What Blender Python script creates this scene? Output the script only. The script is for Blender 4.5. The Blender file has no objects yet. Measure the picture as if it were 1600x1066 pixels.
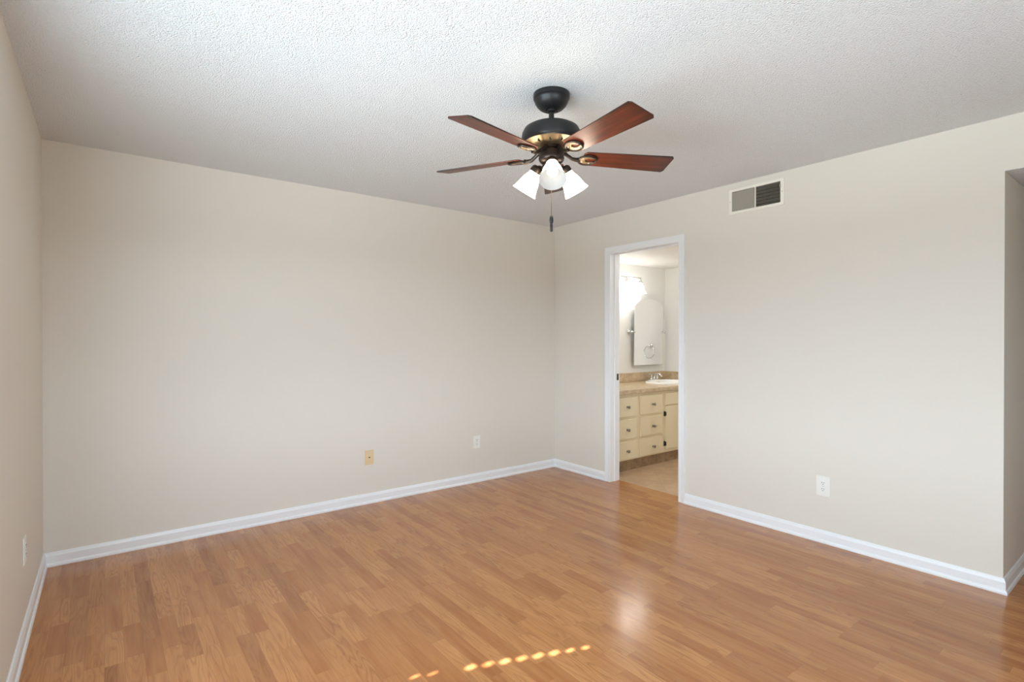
import bpy, bmesh, math, random
from mathutils import Vector, Matrix
random.seed(7)
S = bpy.context.scene
COL = S.collection
PI = math.pi
def srgb(r, g, b):
    f = lambda c: (c/255/12.92) if c/255 <= .04045 else ((c/255+.055)/1.055)**2.4
    return (f(r), f(g), f(b), 1)

# ---------------------------------------------------------------- camera
CAM = Vector((-3.66, -4.035, 1.313))
cd = bpy.data.cameras.new('camera'); cam = bpy.data.objects.new('camera', cd); COL.objects.link(cam)
cd.sensor_width = 36; cd.lens = 36*825.6/1600; cd.clip_start = .02
cam.location = CAM
cam.rotation_euler = (math.radians(90-.26), 0, -math.radians(37.57))
S.camera = cam

# ---------------------------------------------------------------- view
S.view_settings.view_transform = 'Standard'; S.view_settings.look = 'None'
S.view_settings.exposure = 0.0; S.view_settings.gamma = 1; S.view_settings.use_curve_mapping = False
S.cycles.use_denoising = True
S.cycles.max_bounces = 14; S.cycles.diffuse_bounces = 9
S.cycles.sample_clamp_indirect = 6
S.cycles.caustics_reflective = False

# ---------------------------------------------------------------- world: hazy sky over bright ground
W = bpy.data.worlds.new('world'); S.world = W; W.use_nodes = True
wn = W.node_tree; wn.nodes.clear()
wo = wn.nodes.new('ShaderNodeOutputWorld'); wb = wn.nodes.new('ShaderNodeBackground')
tc = wn.nodes.new('ShaderNodeTexCoord'); sx = wn.nodes.new('ShaderNodeSeparateXYZ')
mr = wn.nodes.new('ShaderNodeMapRange'); cr = wn.nodes.new('ShaderNodeValToRGB')
mr.inputs['From Min'].default_value = -1; mr.inputs['From Max'].default_value = 1
wn.links.new(tc.outputs['Generated'], sx.inputs[0]); wn.links.new(sx.outputs['Z'], mr.inputs['Value'])
wn.links.new(mr.outputs[0], cr.inputs[0]); wn.links.new(cr.outputs[0], wb.inputs['Color']); wn.links.new(wb.outputs[0], wo.inputs[0])
e = cr.color_ramp.elements
e[0].position = 0.0; e[0].color = (.38, .45, .5, 1)
e[1].position = 1.0; e[1].color = (.62, .86, 1.15, 1)
for p, c in ((.20, (.56, .64, .68, 1)), (.28, (1.05, 1.22, 1.30, 1)), (.35, (1.10, 1.28, 1.36, 1)), (.42, (.33, .38, .41, 1)), (.492, (.14, .17, .19, 1)), (.508, (.92, 1.14, 1.32, 1)), (.60, (.92, 1.14, 1.34, 1))):
    q = e.new(p); q.color = c
WORLD = 13.4
wb.inputs['Strength'].default_value = WORLD

# ---------------------------------------------------------------- sun and window portals
sd = bpy.data.lights.new('sun', 'SUN'); sun = bpy.data.objects.new('sun', sd); COL.objects.link(sun)
sd.energy = 34; sd.angle = math.radians(.35); sd.color = (1, .86, .84)
sun.rotation_euler = Vector((-1, 0, 1)).to_track_quat('Z', 'Y').to_euler()
def portal(name, loc, rot, w, h):
    d = bpy.data.lights.new(name, 'AREA'); d.shape = 'RECTANGLE'; d.size = w; d.size_y = h
    d.cycles.is_portal = True
    o = bpy.data.objects.new(name, d); COL.objects.link(o); o.location = loc; o.rotation_euler = rot
# left window: y -3.6..-1.6, z .75..2.05 ; added front window: x -3.2..-1.6
WL = (-3.60, -1.60, .62, 2.06)
WF = (-3.55, -2.05, .9, 2.06)
FRONT = -5.3
portal('window_daylight', (-4.06, (WL[0]+WL[1])/2, (WL[2]+WL[3])/2), (0, -PI/2, 0), WL[3]-WL[2], WL[1]-WL[0])
portal('window_daylight', ((WF[0]+WF[1])/2, FRONT-.11, (WF[2]+WF[3])/2), (PI/2, 0, 0), WF[1]-WF[0], WF[3]-WF[2])  # portal of the added front window

# ---------------------------------------------------------------- materials
def mat(name, color=(.8,.8,.8,1), rough=.5, metal=0, **kw):
    m = bpy.data.materials.new(name); m.use_nodes = True
    b = m.node_tree.nodes['Principled BSDF']
    b.inputs['Base Color'].default_value = color
    b.inputs['Roughness'].default_value = rough; b.inputs['Metallic'].default_value = metal
    for k, v in kw.items(): b.inputs[k].default_value = v
    return m
class NT:
    def __init__(s, m): s.m = m; s.t = m.node_tree; s.b = s.t.nodes['Principled BSDF']
    def n(s, typ, **kw):
        o = s.t.nodes.new(typ)
        for k, v in kw.items(): setattr(o, k, v)
        return o
    def l(s, a, b): s.t.links.new(a, b)
    def val(s, x, inp):
        if isinstance(x, (int, float)): inp.default_value = x
        else: s.l(x, inp)
    def math(s, op, a, b=None, c=None):
        o = s.n('ShaderNodeMath', operation=op); s.val(a, o.inputs[0])
        if b is not None: s.val(b, o.inputs[1])
        if c is not None: s.val(c, o.inputs[2])
        return o.outputs[0]
    def xyz(s, x, y, z):
        o = s.n('ShaderNodeCombineXYZ'); s.val(x, o.inputs[0]); s.val(y, o.inputs[1]); s.val(z, o.inputs[2]); return o.outputs[0]
    def noise(s, vec, scale, detail=2, rough=.5):
        o = s.n('ShaderNodeTexNoise'); s.l(vec, o.inputs['Vector']); o.inputs['Scale'].default_value = scale
        o.inputs['Detail'].default_value = detail; o.inputs['Roughness'].default_value = rough; return o.outputs['Fac']
    def mixc(s, f, a, b, blend='MIX'):
        o = s.n('ShaderNodeMix', data_type='RGBA', blend_type=blend); s.val(f, o.inputs[0])
        for x, i in ((a, 6), (b, 7)):
            if isinstance(x, tuple): o.inputs[i].default_value = x
            else: s.l(x, o.inputs[i])
        return o.outputs[2]
    def rng(s, v, a, b, c, d):
        o = s.n('ShaderNodeMapRange'); s.val(v, o.inputs['Value'])
        for k, x in zip(('From Min','From Max','To Min','To Max'), (a,b,c,d)): o.inputs[k].default_value = x
        return o.outputs[0]
    def bump(s, h, strength, dist):
        o = s.n('ShaderNodeBump'); o.inputs['Strength'].default_value = strength; o.inputs['Distance'].default_value = dist
        s.l(h, o.inputs['Height']); s.l(o.outputs[0], s.b.inputs['Normal'])
    def coord(s): return s.n('ShaderNodeTexCoord').outputs['Object']

def wall_paint(name, color):
    m = mat(name, color, .62); t = NT(m); c = t.coord()
    h = t.math('ADD', t.noise(c, 170, 2), t.math('MULTIPLY', t.noise(c, 9, 2), .8))
    t.bump(h, .10, .004)
    t.b.inputs['Specular IOR Level'].default_value = .3
    return m
M_WALL = wall_paint('greige wall paint', srgb(223, 218, 208))
M_BWALL = wall_paint('bathroom wall paint', srgb(233, 232, 228))
def m_ceiling():
    m = mat('popcorn ceiling', srgb(235, 239, 242), .9); t = NT(m); c = t.coord()
    v = t.n('ShaderNodeTexVoronoi', feature='SMOOTH_F1'); t.l(c, v.inputs['Vector']); v.inputs['Scale'].default_value = 140
    v.inputs['Smoothness'].default_value = .5
    h = t.math('ADD', t.math('MULTIPLY', v.outputs['Distance'], -1.0), t.math('MULTIPLY', t.noise(c, 165, 3, .6), 1.6))
    t.bump(h, .9, .006)
    t.b.inputs['Specular IOR Level'].default_value = .15
    return m
M_CEIL = m_ceiling()
M_BCEIL = wall_paint('smooth white ceiling', srgb(232, 231, 228))
M_TRIM = mat('white trim enamel', srgb(236, 238, 240), .35)
def m_floor():
    m = mat('oak laminate', rough=.22); t = NT(m); c = t.coord()
    sep = t.n('ShaderNodeSeparateXYZ'); t.l(c, sep.inputs[0]); X, Y = sep.outputs[0], sep.outputs[1]
    sw = .0655
    xs = t.math('DIVIDE', t.math('ADD', X, 10.02), sw); si = t.math('FLOOR', xs)
    wn1 = t.n('ShaderNodeTexWhiteNoise', noise_dimensions='1D'); t.l(si, wn1.inputs['W'])
    ys = t.math('ADD', t.math('DIVIDE', Y, .43), t.math('MULTIPLY', wn1.outputs['Value'], 7.3))
    # uneven lengths
    ys = t.math('ADD', ys, t.math('MULTIPLY', t.math('SINE', t.math('MULTIPLY', ys, 2.1)), .3))
    yi = t.math('FLOOR', ys)
    w2 = t.n('ShaderNodeTexWhiteNoise', noise_dimensions='2D'); t.l(t.xyz(si, yi, 0), w2.inputs['Vector'])
    rnd = w2.outputs['Value']
    w3 = t.n('ShaderNodeTexWhiteNoise', noise_dimensions='2D'); t.l(t.xyz(yi, si, 0), w3.inputs['Vector'])
    off = w3.outputs['Color']
    va = t.n('ShaderNodeVectorMath', operation='MULTIPLY_ADD'); t.l(off, va.inputs[0]); va.inputs[1].default_value = (37, 53, 19)
    t.l(t.xyz(t.math('MULTIPLY', X, 11), t.math('MULTIPLY', Y, 1.25), 0), va.inputs[2])
    n1 = t.noise(va.outputs[0], 1.0, 2.2, .5)
    ring = t.math('SINE', t.math('MULTIPLY', n1, 105))
    ring = t.math('POWER', t.math('MULTIPLY_ADD', ring, .5, .5), 3.5)
    vb = t.n('ShaderNodeVectorMath', operation='ADD'); t.l(off, vb.inputs[0]); t.l(t.xyz(t.math('MULTIPLY', X, 150), t.math('MULTIPLY', Y, 7), 0), vb.inputs[1])
    fine = t.noise(vb.outputs[0], 1.0, 3, .6)
    vc = t.n('ShaderNodeVectorMath', operation='ADD'); t.l(off, vc.inputs[0]); t.l(t.xyz(t.math('MULTIPLY', X, 28), t.math('MULTIPLY', Y, 2.5), 0), vc.inputs[1])
    mid = t.noise(vc.outputs[0], 1.0, 2, .5)
    base = t.mixc(rnd, srgb(160, 100, 54), srgb(200, 140, 86))
    base = t.mixc(t.rng(rnd, .80, 1.0, 0, .85), base, srgb(146, 89, 48))
    col = t.mixc(t.math('MULTIPLY', ring, t.rng(rnd, .2, .9, .08, .52)), base, srgb(126, 74, 38))
    col = t.mixc(t.rng(fine, .42, .75, 0, .45), col, srgb(142, 87, 48))
    col = t.mixc(t.rng(mid, .35, .7, 0, .35), col, srgb(205, 147, 94))
    # plank joints
    fx = t.math('FRACT', xs); fy = t.math('FRACT', ys)
    ex = t.math('MINIMUM', fx, t.math('SUBTRACT', 1, fx)); ey = t.math('MINIMUM', fy, t.math('SUBTRACT', 1, fy))
    j = t.math('MAXIMUM', t.math('LESS_THAN', ex, .012), t.math('LESS_THAN', ey, .0022))
    col = t.mixc(t.math('MULTIPLY', j, .28), col, srgb(110, 66, 36))
    t.l(col, t.b.inputs['Base Color'])
    t.l(t.rng(fine, .3, .8, .13, .22), t.b.inputs['Roughness'])
    t.b.inputs['Specular IOR Level'].default_value = .5
    t.bump(t.math('SUBTRACT', t.math('MULTIPLY', fine, .25), t.math('MULTIPLY', j, .5)), .05, .0006)
    return m
M_FLOOR = m_floor()
def m_tile():
    m = mat('beige stone tile', rough=.4); t = NT(m); c = t.coord()
    mp = t.n('ShaderNodeMapping'); mp.inputs['Rotation'].default_value = (0, 0, PI/4); t.l(c, mp.inputs['Vector'])
    br = t.n('ShaderNodeTexBrick', offset=0); t.l(mp.outputs[0], br.inputs['Vector'])
    br.inputs['Scale'].default_value = 1; br.inputs['Brick Width'].default_value = .33; br.inputs['Row Height'].default_value = .33
    br.inputs['Mortar Size'].default_value = .003; br.inputs['Mortar Smooth'].default_value = .3
    n = t.noise(c, 7, 6, .62)
    a = t.mixc(n, srgb(160, 128, 96), srgb(222, 192, 158))
    t.l(t.mixc(t.math('MULTIPLY', br.outputs['Fac'], .55), a, srgb(158, 132, 104)), t.b.inputs['Base Color'])
    return m
M_TILE = m_tile()
def m_stone(name, a, b, rough=.3, sc=14):
    m = mat(name, rough=rough); t = NT(m); c = t.coord()
    n = t.noise(c, sc, 6, .65); n2 = t.noise(c, sc*5, 3, .6)
    f = t.rng(t.math('ADD', n, t.math('MULTIPLY', n2, .4)), .5, .9, 0, 1)
    t.l(t.mixc(f, a, b), t.b.inputs['Base Color']); return m
M_COUNTER = m_stone('beige marbled laminate', srgb(174, 150, 117), srgb(218, 198, 166), .3)
M_KICK = m_stone('brown stone kick', srgb(122, 98, 72), srgb(172, 144, 112), .4)
def m_cab():
    m = mat('cream cabinet paint', srgb(228, 214, 180), .4); t = NT(m); c = t.coord()
    t.bump(t.noise(c, 60, 2), .06, .002); return m
M_CAB = m_cab()
M_CHROME = mat('polished chrome', (.78,.78,.77,1), .13, 1)
M_NICKEL = mat('brushed nickel', (.36,.33,.29,1), .28, 1)
M_IRON = mat('dark bronze hinge metal', (.10,.08,.06,1), .45, 1)
M_MIRROR = mat('mirror glass', (.93,.93,.92,1), .01, 1)
M_MEDGE = mat('mirror edge', (.55,.6,.58,1), .2, .5)
M_PORC = mat('white porcelain', srgb(244, 243, 238), .12)
M_BLACK = mat('matte black metal', (.016,.016,.017,1), .42, .3)
M_BRONZE = mat('oil rubbed bronze', (.045,.033,.026,1), .36, .75)
M_BRASS = mat('antique brass underside', (.30,.22,.13,1), .36, .85)
def m_blade():
    m = mat('cherry wood blade', rough=.33); t = NT(m); c = t.coord()
    mp = t.n('ShaderNodeMapping'); mp.inputs['Scale'].default_value = (4, 60, 60); t.l(c, mp.inputs['Vector'])
    n = t.noise(mp.outputs[0], 1, 4, .6)
    col = t.mixc(t.rng(n, .3, .7, 0, 1), srgb(58, 25, 15), srgb(118, 52, 29))
    # worn dark edges and tip
    sep = t.n('ShaderNodeSeparateXYZ'); t.l(c, sep.inputs[0])
    w = t.math('ABSOLUTE', sep.outputs[1])
    nn = t.noise(c, 120, 3, .7)
    e1 = t.rng(t.math('ADD', w, t.math('MULTIPLY', nn, .010)), .062, .068, 0, 1)
    e2 = t.rng(t.math('ADD', sep.outputs[0], t.math('MULTIPLY', nn, .05)), .56, .63, 0, .8)
    t.l(t.mixc(t.math('MAXIMUM', e1, e2), col, srgb(44, 24, 18)), t.b.inputs['Base Color'])
    return m
M_BLADE = m_blade()
def m_shade(name, strength, tint):
    m = mat(name, (.95,.93,.9,1), .35)
    b = m.node_tree.nodes['Principled BSDF']
    b.inputs['Emission Color'].default_value = tint; b.inputs['Emission Strength'].default_value = strength
    return m
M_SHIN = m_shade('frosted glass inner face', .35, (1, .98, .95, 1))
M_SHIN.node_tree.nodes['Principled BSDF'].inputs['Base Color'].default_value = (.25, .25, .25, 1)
M_SHADE = m_shade('frosted glass shade lit', 13.0, (1, .86, .66, 1))
M_BULB = m_shade('lit bulb', 2.2, (1, .90, .74, 1))
M_VSHADE = m_shade('frosted vanity shade lit', 10, (1, .99, .97, 1))
M_IVORY = mat('aged ivory plastic', srgb(222, 200, 158), .4)
M_WHITEP = mat('white plastic', srgb(236, 236, 230), .35)
M_HOLE = mat('dark slot', (.012,.011,.010,1), .7)
M_SCREW = mat('screw metal', (.45,.43,.4,1), .35, .8)
M_VENT = mat('painted vent metal', srgb(238, 235, 224), .45)
M_LOUVER = mat('dusty grey louvre', srgb(168, 161, 149), .6)
M_DUCT = mat('duct interior', srgb(44, 40, 36), .8)
M_GLASS = bpy.data.materials.new('window glass'); M_GLASS.use_nodes = True
g = M_GLASS.node_tree; g.nodes.clear()
go = g.nodes.new('ShaderNodeOutputMaterial'); gm = g.nodes.new('ShaderNodeMixShader'); gt = g.nodes.new('ShaderNodeBsdfTransparent'); gg = g.nodes.new('ShaderNodeBsdfGlossy')
gg.inputs['Roughness'].default_value = .02; gm.inputs[0].default_value = .06
g.links.new(gt.outputs[0], gm.inputs[1]); g.links.new(gg.outputs[0], gm.inputs[2]); g.links.new(gm.outputs[0], go.inputs[0])

# ---------------------------------------------------------------- mesh helpers
def obj(name, bm, m, parent=None, smooth=False, bevel=0, seg=2, mx=None):
    if mx is not None: bmesh.ops.transform(bm, matrix=mx, verts=bm.verts)
    me = bpy.data.meshes.new(name); bmesh.ops.recalc_face_normals(bm, faces=bm.faces)
    bm.to_mesh(me); bm.free(); me.materials.append(m)
    o = bpy.data.objects.new(name, me); COL.objects.link(o)
    if parent: o.parent = parent
    if smooth:
        for p in me.polygons: p.use_smooth = True
        try: me.set_sharp_from_angle(angle=math.radians(42))
        except Exception: pass
    if bevel:
        b = o.modifiers.new('bevel', 'BEVEL'); b.width = bevel; b.segments = seg; b.limit_method = 'ANGLE'; b.angle_limit = math.radians(35)
    return o
def box(bm, x0, x1, y0, y1, z0, z1, mx=None):
    r = bmesh.ops.create_cube(bm, size=1)
    M = Matrix.Translation(((x0+x1)/2, (y0+y1)/2, (z0+z1)/2)) @ Matrix.Diagonal((abs(x1-x0), abs(y1-y0), abs(z1-z0), 1))
    if mx is not None: M = mx @ M
    bmesh.ops.transform(bm, matrix=M, verts=r['verts']); return bm
def boxes(*bs):
    bm = bmesh.new()
    for b in bs: box(bm, *b)
    return bm
def lathe(bm, prof, n=40, mx=None):
    rings = []
    for r, z in prof:
        if r < 1e-6: rings.append([bm.verts.new((0, 0, z))])
        else: rings.append([bm.verts.new((r*math.cos(2*PI*i/n), r*math.sin(2*PI*i/n), z)) for i in range(n)])
    for a, b in zip(rings, rings[1:]):
        for i in range(n):
            j = (i+1) % n
            if len(a) == 1 and len(b) == 1: continue
            if len(a) == 1: bm.faces.new((a[0], b[i], b[j]))
            elif len(b) == 1: bm.faces.new((a[i], a[j], b[0]))
            else: bm.faces.new((a[i], a[j], b[j], b[i]))
    vs = [v for r in rings for v in r]
    if mx is not None: bmesh.ops.transform(bm, matrix=mx, verts=vs)
    return bm
def L(prof, n=40, mx=None): return lathe(bmesh.new(), prof, n, mx)
def tube(bm, pts, r, n=10, closed=False, flat=1.0, up=Vector((0, 0, 1))):
    pts = [Vector(p) for p in pts]; rs = r if isinstance(r, (list, tuple)) else [r]*len(pts)
    rings = []
    for i, p in enumerate(pts):
        a = pts[i-1] if (i or closed) else p; b = pts[(i+1) % len(pts)] if (i < len(pts)-1 or closed) else p
        d = (b-a).normalized(); s = d.cross(up)
        if s.length < 1e-3: s = d.cross(Vector((1, 0, 0)))
        s.normalize(); u = s.cross(d)
        rings.append([bm.verts.new(p + s*rs[i]*math.cos(2*PI*k/n) + u*rs[i]*flat*math.sin(2*PI*k/n)) for k in range(n)])
    m = len(rings)
    for i in range(m if closed else m-1):
        A, B = rings[i], rings[(i+1) % m]
        for k in range(n): bm.faces.new((A[k], A[(k+1) % n], B[(k+1) % n], B[k]))
    if not closed:
        bm.faces.new(rings[0]); bm.faces.new(rings[-1])
    return bm
def T(*a, **k): return tube(bmesh.new(), *a, **k)
def sweep(path, prof, N):
    """moulding: profile (a across, b along N) swept along a mitred path lying in the plane of N"""
    bm = bmesh.new(); N = Vector(N); path = [Vector(p) for p in path]; rings = []
    for i, p in enumerate(path):
        ds = []
        if i > 0: ds.append((p-path[i-1]).normalized())
        if i < len(path)-1: ds.append((path[i+1]-p).normalized())
        ss = [N.cross(d) for d in ds]
        m = ss[0] if len(ss) == 1 else (ss[0]+ss[1])/(1+ss[0].dot(ss[1]))
        rings.append([bm.verts.new(p + m*a + N*b) for a, b in prof])
    for A, B in zip(rings, rings[1:]):
        for k in range(len(prof)-1): bm.faces.new((A[k], A[k+1], B[k+1], B[k]))
        bm.faces.new((A[-1], A[0], B[0], B[-1]))
    bm.faces.new(rings[0]); bm.faces.new(rings[-1])
    return bm
def slab(axis, t0, t1, U, V, holes):
    """slab of thickness t0..t1 on axis, spanning U x V, with rectangular holes (u0,u1,v0,v1)"""
    us = sorted(set([*U] + [h[k] for h in holes for k in (0, 1)])); vs = sorted(set([*V] + [h[k] for h in holes for k in (2, 3)]))
    nu, nv = len(us)-1, len(vs)-1
    def solid(i, j):
        if i < 0 or j < 0 or i >= nu or j >= nv: return False
        u, v = (us[i]+us[i+1])/2, (vs[j]+vs[j+1])/2
        return not any(h[0] < u < h[1] and h[2] < v < h[3] for h in holes)
    bm = bmesh.new(); cache = {}
    def V_(i, j, t):
        k = (i, j, t)
        if k not in cache:
            u, v = us[i], vs[j]
            cache[k] = bm.verts.new({'x': (t, u, v), 'y': (u, t, v), 'z': (u, v, t)}[axis])
        return cache[k]
    for i in range(nu):
        for j in range(nv):
            if not solid(i, j): continue
            for t in (t0, t1): bm.faces.new((V_(i,j,t), V_(i+1,j,t), V_(i+1,j+1,t), V_(i,j+1,t)))
            for (di, dj, a, b) in ((-1,0,(i,j),(i,j+1)), (1,0,(i+1,j),(i+1,j+1)), (0,-1,(i,j),(i+1,j)), (0,1,(i,j+1),(i+1,j+1))):
                if not solid(i+di, j+dj): bm.faces.new((V_(*a,t0), V_(*b,t0), V_(*b,t1), V_(*a,t1)))
    return bm
def prism(bm, poly, z0, z1, mx=None):
    a = [bm.verts.new((x, y, z0)) for x, y in poly]; b = [bm.verts.new((x, y, z1)) for x, y in poly]
    bm.faces.new(a); bm.faces.new(b)
    for i in range(len(poly)):
        j = (i+1) % len(poly); bm.faces.new((a[i], a[j], b[j], b[i]))
    if mx is not None: bmesh.ops.transform(bm, matrix=mx, verts=a+b)
    return bm
def thing(name, label, cat, loc=(0,0,0), rz=0, group=None):
    o = bpy.data.objects.new(name, None); COL.objects.link(o); o.empty_display_size = .1
    o.location = loc; o.rotation_euler = (0, 0, rz); return tag(o, label, cat, group)
def tag(o, label, cat, group=None):
    o['label'] = label; o['category'] = cat
    if group: o['group'] = group
    return o
def struct(name, bm, m, parent=None, **k):
    o = obj(name, bm, m, parent, **k)
    if parent is None: o['kind'] = 'structure'
    return o
def sroot(name, loc):
    o = bpy.data.objects.new(name, None); COL.objects.link(o); o.location = loc; o['kind'] = 'structure'; return o
def ellipse(a, b, n=48): return [(a*math.cos(2*PI*i/n), b*math.sin(2*PI*i/n)) for i in range(n)]

# ---------------------------------------------------------------- the shell
H = 2.453; XL = -3.947; YC = -3.425; HB = 2.173; BX0, BX1, BY0 = .11, 1.83, -2.2
HALL = -4.55; HX = 2.4
DY0, DY1, DZ = -1.483, -.757, 2.088           # doorway
VENT = (-2.300, -1.927, 2.239, 2.394)        # duct opening
struct('floor', boxes((XL-.11, .112, FRONT-.11, .11, -.1, 0), (.112, HX+.11, HALL-.11, YC+.05, -.1, 0)), M_FLOOR)
struct('floor_bathroom', boxes((.112, BX1+.1, BY0-.1, .11, -.1, 0.001)), M_TILE)
struct('ceiling', boxes((XL-.11, 0, FRONT-.11, .11, H, H+.1)), M_CEIL)
struct('ceiling_bathroom', boxes((BX0, BX1+.1, BY0-.1, .11, HB, HB+.1)), M_BCEIL)
struct('ceiling_hall', boxes((BX0, HX+.11, HALL-.11, YC+.11, HB, HB+.1), (.0005, BX0, HALL, YC, HB, HB+.003)), M_CEIL)
struct('wall_left', slab('x', XL-.11, XL, (FRONT-.11, .11), (0, H), [WL]), M_WALL)
struct('wall_back', slab('y', 0, .11, (XL-.11, BX0), (0, H), []), M_WALL)
struct('wall_right', slab('x', 0, BX0, (FRONT-.11, 0), (0, H), [(DY0-.02, DY1+.02, -1, DZ+.02), VENT, (HALL, YC, -1, HB+.003)]), M_WALL)
struct('wall_front', slab('y', FRONT-.11, FRONT, (XL, 0), (0, H), [WF]), M_WALL)
struct('wall_hall', boxes((BX0, HX, YC, YC+.11, 0, HB)), M_WALL)
struct('wall_hall_front', boxes((BX0, HX, HALL-.11, HALL, 0, HB)), M_WALL)
struct('wall_hall_end', boxes((HX, HX+.11, HALL-.11, YC+.11, 0, HB)), M_WALL)
struct('wall_bathroom_back', boxes((BX0, BX1+.1, 0, .11, 0, HB)), M_BWALL)
struct('wall_bathroom_right', boxes((BX1, BX1+.1, BY0, 0, 0, HB)), M_BWALL)
struct('wall_bathroom_front', boxes((BX0, BX1+.1, BY0-.1, BY0, 0, HB)), M_BWALL)

# baseboards
BP = [(0, 0), (.0205, 0), (.0205, .010), (.0175, .018), (.0125, .0235), (.0120, .066), (.0085, .076), (.0065, .084), (.003, .088), (0, .088)]
BPm = [(-a, b*.9) for a, b in BP]
Z = (0, 0, 1)
struct('baseboard_left', sweep([(XL, FRONT, 0), (XL, 0, 0)], BPm, Z), M_TRIM)
struct('baseboard_back', sweep([(XL+.0, 0, 0), (0, 0, 0)], BPm, Z), M_TRIM)
struct('baseboard_right_1', sweep([(0, 0, 0), (0, -.6995, 0)], BPm, Z), M_TRIM)
struct('baseboard_right_2', sweep([(0, -1.5405, 0), (0, YC, 0), (HX, YC, 0)], BPm, Z), M_TRIM)
struct('baseboard_front', sweep([(0, FRONT, 0), (XL, FRONT, 0)], BPm, Z), M_TRIM)

# doorway: casing, jamb, stop, strike plate
d1 = sroot('door_1', (0, (DY0+DY1)/2, 0)); oy = (DY0+DY1)/2
CP = [(0, 0), (0, .009), (.004, .012), (.012, .013), (.018, .010), (.036, .013), (.050, .0165), (.057, .0165), (.057, 0)]
def casing(x, s):
    a, b, z = DY1-oy, DY0-oy, DZ
    path = [(x, b, 0), (x, b, z), (x, a, z), (x, a, 0)]
    pr = [(-p, q) for p, q in CP] if s > 0 else CP
    return sweep(path, pr, (-s, 0, 0))
o = obj('casing', casing(0, 1), M_TRIM, d1, smooth=True)
obj('casing', casing(BX0, -1), M_TRIM, d1, smooth=True)
yo = lambda y: y-oy
obj('jamb', boxes((0, BX0, yo(DY1), yo(DY1)+.02, 0, DZ+.02)), M_TRIM, d1)
obj('jamb', boxes((0, BX0, yo(DY0)-.02, yo(DY0), 0, DZ+.02)), M_TRIM, d1)
obj('head_jamb', boxes((0, BX0, yo(DY0), yo(DY1), DZ, DZ+.02)), M_TRIM, d1)
obj('door_stop', boxes((.045, .072, yo(DY1)-.011, yo(DY1), 0, DZ)), M_TRIM, d1, bevel=.003)
obj('door_stop', boxes((.045, .072, yo(DY0), yo(DY0)+.011, 0, DZ)), M_TRIM, d1, bevel=.003)
obj('door_stop', boxes((.045, .072, yo(DY0)+.011, yo(DY1)-.011, DZ-.011, DZ)), M_TRIM, d1, bevel=.003)
obj('strike_plate', boxes((.082, .108, yo(DY1)-.002, yo(DY1), .928, .988)), M_IRON, d1, bevel=.001)

# windows out of view: the left one brings daylight, the front one is added as fill
def window(name, axis, U, V, t):
    r = sroot(name, (t, (U[0]+U[1])/2, V[0]) if axis == 'x' else ((U[0]+U[1])/2, t, V[0]))
    cu, cz = (U[0]+U[1])/2, V[0]
    u0, u1, v1 = U[0]-cu, U[1]-cu, V[1]-V[0]
    w = .045; mid = .53 if axis == 'x' else v1/2
    hs = [(u0+w, -.02, w, mid-.02), (.02, u1-w, w, mid-.02), (u0+w, -.02, mid+.02, v1-w), (.02, u1-w, mid+.02, v1-w)]
    obj('window_frame', slab(axis, -.03, .02, (u0, u1), (0, v1), hs), M_TRIM, r)
    obj('pane', slab(axis, -.006, -.002, (u0+.03, u1-.03), (.03, v1-.03), []), M_GLASS, r)
    return r
w1 = window('window_1', 'x', WL[:2], WL[2:], XL-.07)
w2 = window('added_window', 'y', WF[:2], WF[2:], FRONT-.07)  # added to brighten the back and left walls

# unseen awning added outside the left window to block the sun: a row of slots lets small spots of sun through
slots = []
p0, p1 = Vector((-2.508, -2.266)), Vector((-2.021, -2.462))
for i in range(9):
    p = p0.lerp(p1, i*1.08/8.); a, b = (.0215, .0125) if i < 6 else (.017, .009)
    slots.append((p.x-2.3-a, p.x-2.3+a, p.y-b, p.y+b))
for f in (-.42, -.29):
    p = p0.lerp(p1, f); slots.append((p.x-2.3-.017, p.x-2.3+.017, p.y-.006, p.y+.006))
aw = struct('added_awning', slab('z', 2.30, 2.302, (-6.2, XL-.115), (-4.9, -.4), slots), mat('added awning white metal', srgb(225, 225, 222), .5))

# ---------------------------------------------------------------- ceiling fan
FX = CAM + Vector((.6097, .7926, 0))*2.472 + Vector((.7926, -.6097, 0))*(61.5*2.472/825.6)
fan = thing('ceiling_fan', 'black ceiling fan with five cherry wood blades and three lit frosted glass lamps', 'ceiling fan', (FX.x, FX.y, H))
z_ = lambda z: z-2.44
A0 = math.radians(-37.57)              # camera's right-hand direction
obj('canopy', L([(0, z_(2.4399)), (.084, z_(2.4399)), (.0845, z_(2.434)), (.0845, z_(2.419)), (.0815, z_(2.4175)), (.0815, z_(2.413)), (.079, z_(2.411)), (.0765, z_(2.400)), (.068, z_(2.386)), (.056, z_(2.374)), (.044, z_(2.367)), (.030, z_(2.364)), (.026, z_(2.368)), (0, z_(2.37))], 56), M_BLACK, fan, smooth=True)
rod = obj('downrod', L([(0, z_(2.375)), (.0125, z_(2.375)), (.0125, z_(2.29)), (0, z_(2.29))], 24), M_BLACK, fan, smooth=True)
obj('hanger_ball', L([(0, z_(2.378)), (.016, z_(2.374)), (.023, z_(2.366)), (.022, z_(2.358)), (.014, z_(2.353)), (0, z_(2.353))], 28), M_BLACK, rod, smooth=True)
obj('motor_housing', L([(0, z_(2.306)), (.024, z_(2.306)), (.026, z_(2.298)), (.07, z_(2.295)), (.105, z_(2.288)), (.126, z_(2.276)), (.1365, z_(2.256)), (.139, z_(2.236)), (.139, z_(2.218)), (.134, z_(2.210)), (.130, z_(2.208))], 72), M_BLACK, fan, smooth=True)
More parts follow.
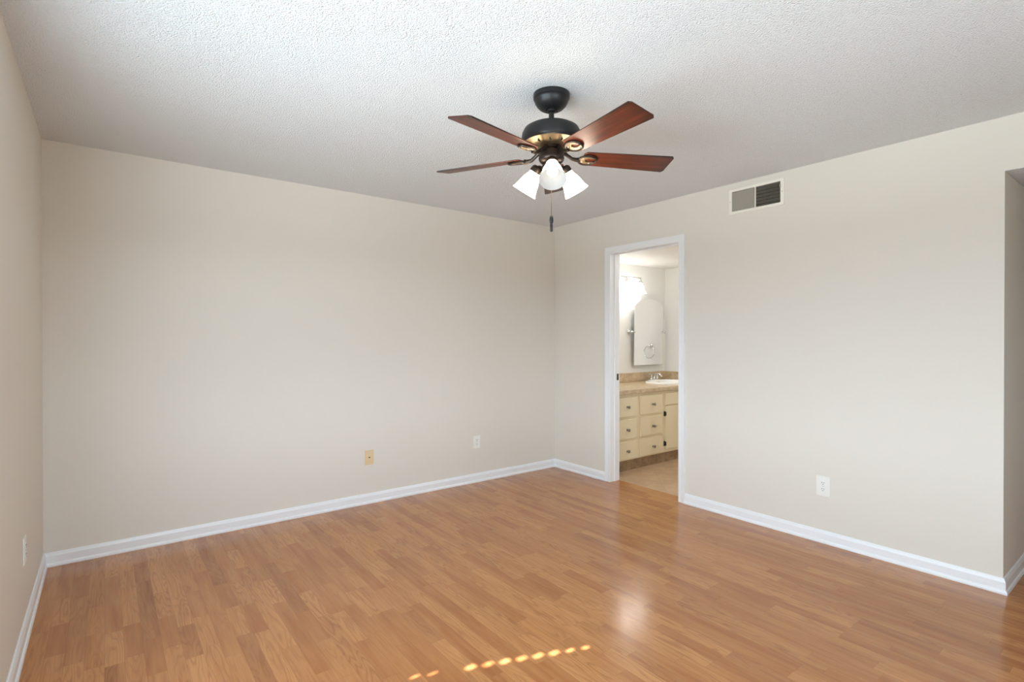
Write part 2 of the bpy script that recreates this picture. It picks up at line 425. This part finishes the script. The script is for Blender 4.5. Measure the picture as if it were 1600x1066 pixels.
under = obj('motor_underside', L([(.1305, z_(2.2085)), (.122, z_(2.207)), (.105, z_(2.198)), (.085, z_(2.194)), (.06, z_(2.196)), (.0, z_(2.196))], 72), M_BRASS, fan, smooth=True)
slot0 = None
for k in range(12):
    if not slot0: slot0 = q = obj('cooling_slot', boxes((.092, .110, -.0022, .0022, -.003, .003)), M_HOLE, under)
    else: q = slot0.copy(); COL.objects.link(q); q.parent = under
    q.matrix_local = Matrix.Translation((0, 0, z_(2.1960))) @ Matrix.Rotation(2*PI*(k+.5)/12, 4, 'Z')
obj('switch_housing', L([(0, z_(2.196)), (.044, z_(2.196)), (.045, z_(2.183)), (.040, z_(2.180)), (.040, z_(2.176)), (.055, z_(2.172)), (.058, z_(2.165)), (.0585, z_(2.146)), (.060, z_(2.143)), (.058, z_(2.132)), (.050, z_(2.122)), (.036, z_(2.116)), (0, z_(2.116))], 48), M_BRONZE, fan, smooth=True)
# blades: fitted angles (image-plane azimuths), pitch so that the increasing-angle edge hangs lower
BR = .593
def blade_bm():
    bm = bmesh.new()
    w0, w1_ = .053, .068
    pl = [(.150, -w0+.014), (.162, -w0), (.30, -.058), (BR-.010, -w1_), (BR, -w1_+.012), (BR, w1_-.012), (BR-.010, w1_), (.30, .058), (.162, w0), (.150, w0-.014)]
    return prism(bm, pl, -.003, .003)
def arm_bm():
    bm = bmesh.new()
    # curved stem from the hub out to the oval
    pts = [(.045, 0, .030), (.062, 0, .022), (.080, 0, .008), (.100, 0, -.006), (.120, 0, -.010), (.138, 0, -.009)]
    tube(bm, pts, [.013, .011, .009, .009, .011, .013], 12, flat=.6, up=Vector((0, 1, 0)))
    # open oval ring
    ring = [(.175+.043*math.cos(a), .036*math.sin(a), -.0085) for a in [2*PI*i/40 for i in range(40)]]
    tube(bm, ring, .0055, 8, closed=True)
    # leaf-shaped plate inside the oval, leaving a slit either side
    return bm
def leaf_bm():
    return prism(bmesh.new(), [(.132, 0), (.148, .026), (.170, .033), (.196, .029), (.212, .014), (.196, .012), (.180, .016), (.166, .009), (.163, 0), (.166, -.009), (.180, -.016), (.196, -.012), (.212, -.014), (.196, -.029), (.170, -.033), (.148, -.026)], -.0095, -.0035)
def screw_bm(x, y):
    return L([(0, -.0125), (.003, -.0118), (.0045, -.0098), (.0045, -.008)], 12, Matrix.Translation((x, y, 0)))
blade0 = arm0 = screw0 = None
for k, az in enumerate((-59.5, 11.5, 83.0, 156.0, 228.5)):
    R = Matrix.Translation((0, 0, z_(2.152))) @ Matrix.Rotation(A0+math.radians(az), 4, 'Z') @ Matrix.Rotation(math.radians(-13), 4, 'X')
    Ra = Matrix.Translation((0, 0, z_(2.152))) @ Matrix.Rotation(A0+math.radians(az), 4, 'Z') @ Matrix.Rotation(math.radians(-13), 4, 'X')
    if not blade0:
        blade0 = obj('blade', blade_bm(), M_BLADE, fan, bevel=.0015); arm0 = obj('blade_arm', arm_bm(), M_BRONZE, fan, smooth=True)
        screw0 = [obj('screw', screw_bm(x, y), M_SCREW, arm0, smooth=True) for x, y in ((.152, .013), (.152, -.013), (.190, .022))] + [obj('leaf_plate', leaf_bm(), M_BRASS, arm0, bevel=.001)]  # leaf plate coloured brass for the lamp glow on the iron arm
        b, a_ = blade0, arm0
    else:
        b = blade0.copy(); COL.objects.link(b); a_ = arm0.copy(); COL.objects.link(a_)
        for sc in screw0: s = sc.copy(); COL.objects.link(s); s.parent = a_
        b.parent = fan; a_.parent = fan
    b.matrix_local = R; a_.matrix_local = Ra
# light kit
fit = obj('light_fitter', L([(0, z_(2.118)), (.036, z_(2.118)), (.044, z_(2.108)), (.044, z_(2.090)), (.036, z_(2.076)), (.020, z_(2.066)), (.008, z_(2.060)), (0, z_(2.060))], 40), M_BRONZE, fan, smooth=True)
SP = [(.0235, .004), (.0265, 0), (.0275, -.010), (.0310, -.022), (.0385, -.038), (.0445, -.056), (.0485, -.074), (.0535, -.092), (.0610, -.110)]
def shade_bm():
    prof = SP + [(r-.0028, z) for r, z in reversed(SP)]
    prof.append(prof[0]); return L(prof, 48)
shade0 = None
for az in (-92, 28, 152):
    A = A0+math.radians(az)
    dirh = Vector((math.cos(A), math.sin(A), 0)); ax = (dirh*.575 + Vector((0, 0, -.818))).normalized()
    neck = dirh*.080 + Vector((0, 0, z_(2.092)))
    R = Matrix.Translation(neck) @ (-ax).to_track_quat('Z', 'Y').to_matrix().to_4x4()
    if not shade0:
        shade0 = obj('lamp_shade', shade_bm(), M_SHADE, fan, smooth=True)
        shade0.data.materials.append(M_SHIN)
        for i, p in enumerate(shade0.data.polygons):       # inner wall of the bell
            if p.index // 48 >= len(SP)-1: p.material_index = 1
        sock0 = obj('socket', L([(0, .026), (.018, .026), (.027, .018), (.0295, .006), (.0295, -.006), (.0275, -.006), (.0270, .002), (0, .002)], 32), M_BRONZE, shade0, smooth=True)
        bulb0 = obj('bulb', L([(0, -.004), (.012, -.006), (.013, -.022), (.018, -.034), (.024, -.048), (.025, -.060), (.020, -.073), (.010, -.081), (0, -.083)], 28), M_BULB, shade0, smooth=True)
        sh = shade0
    else:
        sh = shade0.copy(); COL.objects.link(sh); sh.parent = fan
        for c in (sock0, bulb0):
            q = c.copy(); COL.objects.link(q); q.parent = sh
    sh.matrix_local = R
    arm = obj('lamp_arm', T([dirh*.030+Vector((0,0,z_(2.098))), dirh*.052+Vector((0,0,z_(2.106))), dirh*.066+Vector((0,0,z_(2.108)))-ax*.004, neck-ax*.020], .008, 12), M_BRONZE, fan, smooth=True)
# pull chain
bm = bmesh.new()
for k in range(46): 
    zz = 2.062-k*.0042
    lathe(bm, [(0, .0019), (.0016, .0010), (.0019, 0), (.0016, -.0010), (0, -.0019)], 8, Matrix.Translation((0, 0, z_(zz))))
tube(bm, [(0, 0, z_(2.062)), (0, 0, z_(1.872))], .0008, 6)
ch = obj('pull_chain', bm, M_IRON, fan, smooth=True)
obj('chain_fob', L([(0, z_(1.878)), (.004, z_(1.876)), (.008, z_(1.868)), (.0095, z_(1.855)), (.008, z_(1.842)), (.0045, z_(1.836)), (.0065, z_(1.833)), (.0065, z_(1.803)), (.005, z_(1.800)), (0, z_(1.800))], 20), M_BLACK, ch, smooth=True)

# ---------------------------------------------------------------- wall plates
def plate(name, label, cat, loc, rz, w, h, m, kind, grp=None):
    """plate faces local -Y"""
    t = thing(name, label, cat, loc, rz, grp)
    obj('cover_plate', boxes((-w/2, w/2, -.006, 0, -h/2, h/2)), m, t, bevel=.0025)
    ty = Matrix.Rotation(PI/2, 4, 'X')
    if kind == 'duplex':
        for s in (.0195, -.0195):
            pl = [(.0165*math.cos(a), max(-.0135, min(.0135, .0165*math.sin(a)))) for a in [2*PI*i/32 for i in range(32)]]
            so = obj('socket', prism(bmesh.new(), pl, .0055, .008, Matrix.Translation((0, 0, s)) @ ty), m, t)
            bm = boxes((-.0075, -.0050, -.0086, -.0078, s-.001, s+.0075), (.0050, .0075, -.0086, -.0078, s-.000, s+.0070))
            lathe(bm, [(0, .0086), (.0026, .0086), (.0026, .0076)], 12, Matrix.Translation((0, 0, s-.0075)) @ ty)
            obj('slots', bm, M_HOLE, so)
        obj('screw', L([(0, .0078), (.002, .0074), (.003, .006)], 12, ty), M_SCREW, t, smooth=True)
    else:
        obj('jack', L([(0, .0085), (.0035, .0085), (.0035, .0095), (.0055, .0095), (.0065, .006)], 20, ty), M_BRASS, t, smooth=True)
        obj('jack_hole', L([(0, .0098), (.0036, .0098), (.0036, .0085)], 16, ty), M_HOLE, t)
        for s in (.042, -.042):
            obj('screw', L([(0, .0072), (.002, .007), (.003, .0058)], 12, Matrix.Translation((0, 0, s)) @ ty), m, t, smooth=True)
    return t
plate('cable_plate', 'ivory wall plate with one round cable jack on the long blank wall', 'wall plate', (-1.995, 0, .365), 0, .070, .116, M_IVORY, 'coax')
plate('power_outlet', 'white power outlet on the long wall, right of the ivory cable plate', 'outlet', (-.965, 0, .365), 0, .070, .116, M_WHITEP, 'duplex')
plate('power_outlet', 'white power outlet low on the wall between the doorway and the hall corner', 'outlet', (0, -2.565, .363), -PI/2, .084, .128, M_WHITEP, 'duplex')
plate('power_outlet', 'white power outlet on the left side wall beside the room corner', 'outlet', (XL, -.90, .385), PI/2, .074, .118, M_WHITEP, 'duplex')

# ---------------------------------------------------------------- air vent
vy, vz = (VENT[0]+VENT[1])/2, (VENT[2]+VENT[3])/2; vw, vh = VENT[1]-VENT[0], VENT[3]-VENT[2]
vent = thing('air_vent', 'off-white metal air vent with two banks of louvres high on the right wall', 'vent', (0, vy, vz))
hw, hh = .2005, .0915
fo = vw/2-.011; fz = vh/2-.006
obj('frame', slab('x', -.009, 0, (-hw, hw), (-hh, hh), [(-fo, -.0035, -fz, fz), (.0035, fo, -fz, fz)]), M_VENT, vent, bevel=.003)
bm = bmesh.new(); n = 17
for k in range(n):      # left bank in the picture (+y side): blades turned broadside to the room
    y = .0035 + (k+.5)*(fo-.0035)/n
    box(bm, -.010, .010, -.0006, .0006, -fz, fz, Matrix.Translation((.008, y, 0)) @ Matrix.Rotation(math.radians(-52), 4, 'Z'))
obj('louvre_bank', bm, M_LOUVER, vent)
bm = bmesh.new()
for k in range(n):      # right bank: blades edge-on to the camera
    y = -.0035 - (k+.5)*(fo-.0035)/n
    box(bm, -.010, .010, -.0005, .0005, -fz, fz, Matrix.Translation((.008, y, 0)) @ Matrix.Rotation(math.radians(30), 4, 'Z'))
obj('louvre_bank', bm, M_LOUVER, vent)
bm = bmesh.new()
for k in range(6):
    zz = -fz + (k+.5)*2*fz/6
    box(bm, -.010, .010, -fo, fo, -.0007, .0007, Matrix.Translation((.034, 0, zz)) @ Matrix.Rotation(math.radians(35), 4, 'Y'))
obj('damper', bm, M_LOUVER, vent)
obj('duct', slab('x', .052, .10, (-vw/2+.001, vw/2-.001), (-vh/2+.001, vh/2-.001), []), M_DUCT, vent)
obj('damper_lever', boxes((-.018, -.006, -fo-.004, -fo+.003, .030, .046)), M_SCREW, vent, bevel=.002)
for s in (1, -1):
    obj('screw', L([(0, .0105), (.002, .0103), (.0034, .009)], 12, Matrix.Translation((0, s*(hw-.012), 0)) @ Matrix.Rotation(-PI/2, 4, 'Y')), M_SCREW, vent, smooth=True)

# ---------------------------------------------------------------- bathroom vanity
CY = -.600                               # face of the face frame
van = thing('vanity_cabinet', 'cream painted bathroom vanity with drawers and a door under a beige counter', 'cabinet', (1.0, -.3, 0))
O = Vector((1.0, -.3, 0))
def vb(x0, x1, y0, y1, z0, z1): return (x0-O.x, x1-O.x, y0-O.y, y1-O.y, z0, z1)
obj('body', boxes(vb(.114, .130, CY+.018, -.002, .112, .765), vb(1.810, 1.826, CY+.018, -.002, .112, .765), vb(.130, 1.810, CY+.018, -.002, .112, .130), vb(.130, 1.810, -.012, -.002, .130, .765), vb(.99, 1.006, CY+.018, -.012, .130, .765)), M_CAB, van)
hs = [(.262, .578, .12, .735), (.626, .990, .12, .735), (1.038, 1.75, .12, .735)]
obj('face_frame', slab('y', CY-O.y-.0, CY-O.y+.018, (.114-O.x, 1.826-O.x), (.112, .769), []), M_CAB, van, bevel=.001)
obj('toe_kick', boxes(vb(.114, 1.826, CY+.03, -.002, .001, .112)), M_KICK, van)
def front(name, x0, x1, z0, z1, knob, th=.017, kx=None, kz=None):
    cx, cz = (x0+x1)/2, (z0+z1)/2
    d = obj(name, boxes(vb(x0, x1, CY-th, CY, z0, z1)), M_CAB, van, bevel=.003)
    if knob:
        my = Matrix.Translation(((kx or cx)-O.x, CY-th-O.y, (kz or cz))) @ Matrix.Rotation(PI/2, 4, 'X')
        obj('knob', L([(.0, 0), (.011, 0), (.011, .003), (.006, .006), (.0055, .014), (.012, .019), (.0155, .024), (.0145, .029), (.009, .032), (0, .0325)], 24, my), M_NICKEL, d, smooth=True)
    return d
rows = [(.545, .735, .641), (.325, .515, .415), (.129, .301, .206)]
for (x0, x1, kx) in ((.240, .554, .398), (.606, .964, .797)):
    for (z0, z1, kz) in rows: front('drawer', x0, x1, z0, z1, True, kx=kx, kz=kz)
front('false_drawer', 1.017, 1.440, .613, .740, False)
dr = front('door', 1.017, 1.440, .147, .600, True, kx=1.40, kz=.54)
front('false_drawer', 1.475, 1.80, .613, .740, False)
dr2 = front('door', 1.475, 1.80, .147, .600, True, kx=1.51, kz=.54)
for z in (.521, .206):
    bm = boxes(vb(.998, 1.012, CY-.004, CY, z-.026, z+.026), vb(1.012, 1.018, CY-.021, CY, z-.020, z+.020))
    tube(bm, [(1.008-O.x, CY-.010-O.y, z-.022), (1.008-O.x, CY-.010-O.y, z+.022)], .005, 12)
    for s in (-1, 1): lathe(bm, [(0, .006), (.004, .003), (.0055, 0), (0, -.001)], 12, Matrix.Translation((1.008-O.x, CY-.010-O.y, z+s*.022)) @ (Matrix.Rotation(0 if s > 0 else PI, 4, 'X')))
    obj('hinge', bm, M_IRON, dr, bevel=.001)

ct = thing('countertop', 'beige marbled laminate countertop with backsplash on the bathroom vanity', 'countertop', (1.0, -.3, .769))
SXc, SYc = 1.43, -.315
obj('worktop', slab('z', 0.0, .040, (.113-O.x, 1.829-O.x), (-.640-O.y, -.001-O.y), [(SXc-.19-O.x, SXc+.19-O.x, SYc-.13-O.y, SYc+.13-O.y)]), M_COUNTER, ct, bevel=.004)
obj('backsplash', boxes((.113-O.x, 1.808-O.x, -.021-O.y, -.001-O.y, .0405, .146)), M_COUNTER, ct, bevel=.003)
obj('side_splash', boxes((1.809-O.x, 1.829-O.x, -.630-O.y, -.001-O.y, .0405, .146)), M_COUNTER, ct, bevel=.003)
# sink: oval drop-in basin
bm = bmesh.new()
prof = [(1.0, .000), (1.0, .010), (.985, .017), (.95, .021), (.90, .020), (.84, .014), (.80, .004), (.76, -.02), (.70, -.06), (.55, -.11), (.3, -.135), (.08, -.14), (.08, -.145), (.3, -.142), (.57, -.117), (.66, -.06), (.672, -.02), (.672, 0)]
rings = []
for s, z in prof: rings.append([bm.verts.new((x*s, y*s, z)) for x, y in ellipse(.275, .205)])
for A, B in zip(rings, rings[1:]):
    for i in range(48): bm.faces.new((A[i], A[(i+1) % 48], B[(i+1) % 48], B[i]))
bm.faces.new(rings[11])
snk = obj('sink', bm, M_PORC, smooth=True); snk.location = (SXc, SYc, .8095); tag(snk, 'white oval drop-in sink set in the beige bathroom countertop', 'sink')
# faucet
fc = thing('faucet', 'chrome two-handle faucet on the rear edge of the bathroom sink', 'faucet', (1.50, -.095, .797))
fb = .0
fc.location.z = .8285
obj('base', prism(bmesh.new(), [(x*.080 if abs(x) < 1 else x*.08, y*.024) for x, y in ellipse(1, 1, 36)], 0, .012), M_CHROME, fc, smooth=True, bevel=.003)
obj('spout', T([(0, 0, .010), (0, 0, .040), (0, -.012, .062), (0, -.040, .072), (0, -.075, .064), (0, -.098, .050), (0, -.104, .040)], [.016, .013, .012, .011, .010, .010, .010], 16, up=Vector((1, 0, 0))), M_CHROME, fc, smooth=True)
for s in (-1, 1):
    h = obj('handle', L([(.0, .011), (.019, .011), (.018, .020), (.012, .030), (.011, .044), (.014, .050), (.013, .057), (0, .060)], 24, Matrix.Translation((s*.052, 0, 0))), M_CHROME, fc, smooth=True)
    obj('lever', T([(s*.052, 0, .056), (s*.075, -.004, .062), (s*.105, -.008, .072)], [.006, .0055, .0075], 12), M_CHROME, h, smooth=True)

# ---------------------------------------------------------------- arched mirror on pivots
MX, MZ = 1.447, 1.393
mi = thing('mirror', 'frameless arched mirror on chrome pivots above the bathroom vanity', 'mirror', (MX, 0, MZ))
hwm, zb, zs, zt = .262, -.390, .305, .392
rr = (hwm**2+(zt-zs)**2)/(2*(zt-zs)); aa = math.asin(hwm/rr)
pl = [(-hwm, zb), (hwm, zb)] + [(rr*math.sin(a), zt-rr+rr*math.cos(a)) for a in [aa-2*aa*i/24 for i in range(25)]]
tilt = Matrix.Translation((0, -.055, 0)) @ Matrix.Rotation(math.radians(1.0), 4, 'X') @ Matrix.Rotation(PI/2, 4, 'X')
gl = obj('glass', prism(bmesh.new(), pl, 0, .004, tilt), M_MIRROR, mi)
obj('backing', prism(bmesh.new(), [(x*.997, y*.997) for x, y in pl], -.003, -.0005, tilt), M_MEDGE, gl)
ry = Matrix.Rotation(PI/2, 4, 'X')
for s in (-1, 1):
    x = s*(hwm+.040)
    mt = obj('pivot_mount', L([(0, 0), (.024, 0), (.026, .004), (.022, .009), (.013, .014), (.009, .022), (.009, .040), (.014, .050), (.014, .056), (.009, .064), (0, .066)], 28, Matrix.Translation((x, 0, 0)) @ ry), M_CHROME, mi, smooth=True)
    obj('pivot_arm', T([(x, -.050, 0), (x-s*.02, -.052, 0), (x-s*.034, -.054, 0), (x-s*.052, -.057, 0)], [.008, .006, .007, .012], 16), M_CHROME, mt, smooth=True)

# ---------------------------------------------------------------- vanity light
VX, VZ = .87, 2.013
vl = thing('vanity_light', 'chrome bar light with frosted glass shades above the bathroom mirror', 'wall lamp', (VX, 0, VZ))
obj('backplate', L([(0, 0), (.058, 0), (.060, .004), (.056, .012), (.040, .020), (.030, .022), (0, .024)], 36, ry), M_CHROME, vl, smooth=True)
obj('stem', T([(0, -.02, 0), (0, -.105, -.005)], .011, 14), M_CHROME, vl, smooth=True)
obj('bar', T([(-.375, -.105, -.005), (.375, -.105, -.005)], .0075, 14), M_CHROME, vl, smooth=True)
for x in (-.36, -.12, .12, .36):
    ln = obj('lamp_shade', L([(r, z) for r, z in [(.022, .0), (.026, -.006), (.028, -.020), (.034, -.040), (.044, -.062), (.050, -.085), (.058, -.105), (.070, -.122), (.067, -.122), (.055, -.103), (.047, -.085), (.040, -.062), (.031, -.040), (.025, -.020), (.022, 0)]], 36, Matrix.Translation((x, -.105, -.060))), M_VSHADE, vl, smooth=True)
    obj('shade_holder', L([(0, .040), (.012, .038), (.017, .028), (.018, .018), (.026, .006), (.032, -.004), (.030, -.008), (0, -.004)], 28, Matrix.Translation((x, -.105, -.052))), M_CHROME, ln, smooth=True)

# unseen dome light added on the bathroom ceiling to brighten the vanity fronts
dl = thing('added_dome_light', 'added fill light shaped as a white glass dome on the bathroom ceiling, hidden behind the doorway wall', 'fill light', (1.05, -1.45, HB))
obj('base', L([(0, 0), (.150, 0), (.155, -.006), (.150, -.020), (0, -.020)], 40), M_WHITEP, dl, smooth=True)
obj('dome', L([(.140, -.020), (.138, -.040), (.120, -.065), (.085, -.083), (.045, -.092), (0, -.095)], 40), m_shade('added fill dome glass', 36, (.97, .99, 1, 1)), dl, smooth=True)

# ---------------------------------------------------------------- towel ring on the bathroom side wall (seen in the mirror)
tr = thing('towel_ring', 'small chrome towel ring on the bathroom side wall, showing in the mirror', 'towel ring', (BX1, -.315, 1.213))
rx = Matrix.Rotation(-PI/2, 4, 'Y')
obj('rosette', L([(0, 0), (.026, 0), (.027, .004), (.022, .010), (.012, .016), (.010, .034), (.014, .042), (.010, .050), (0, .052)], 28, rx), M_CHROME, tr, smooth=True)
obj('ring', T([(-.040, .078*math.sin(2*PI*i/48), -.078+.078*math.cos(2*PI*i/48)) for i in range(48)], .0048, 10, closed=True, up=Vector((1, 0, 0))), M_CHROME, tr, smooth=True)
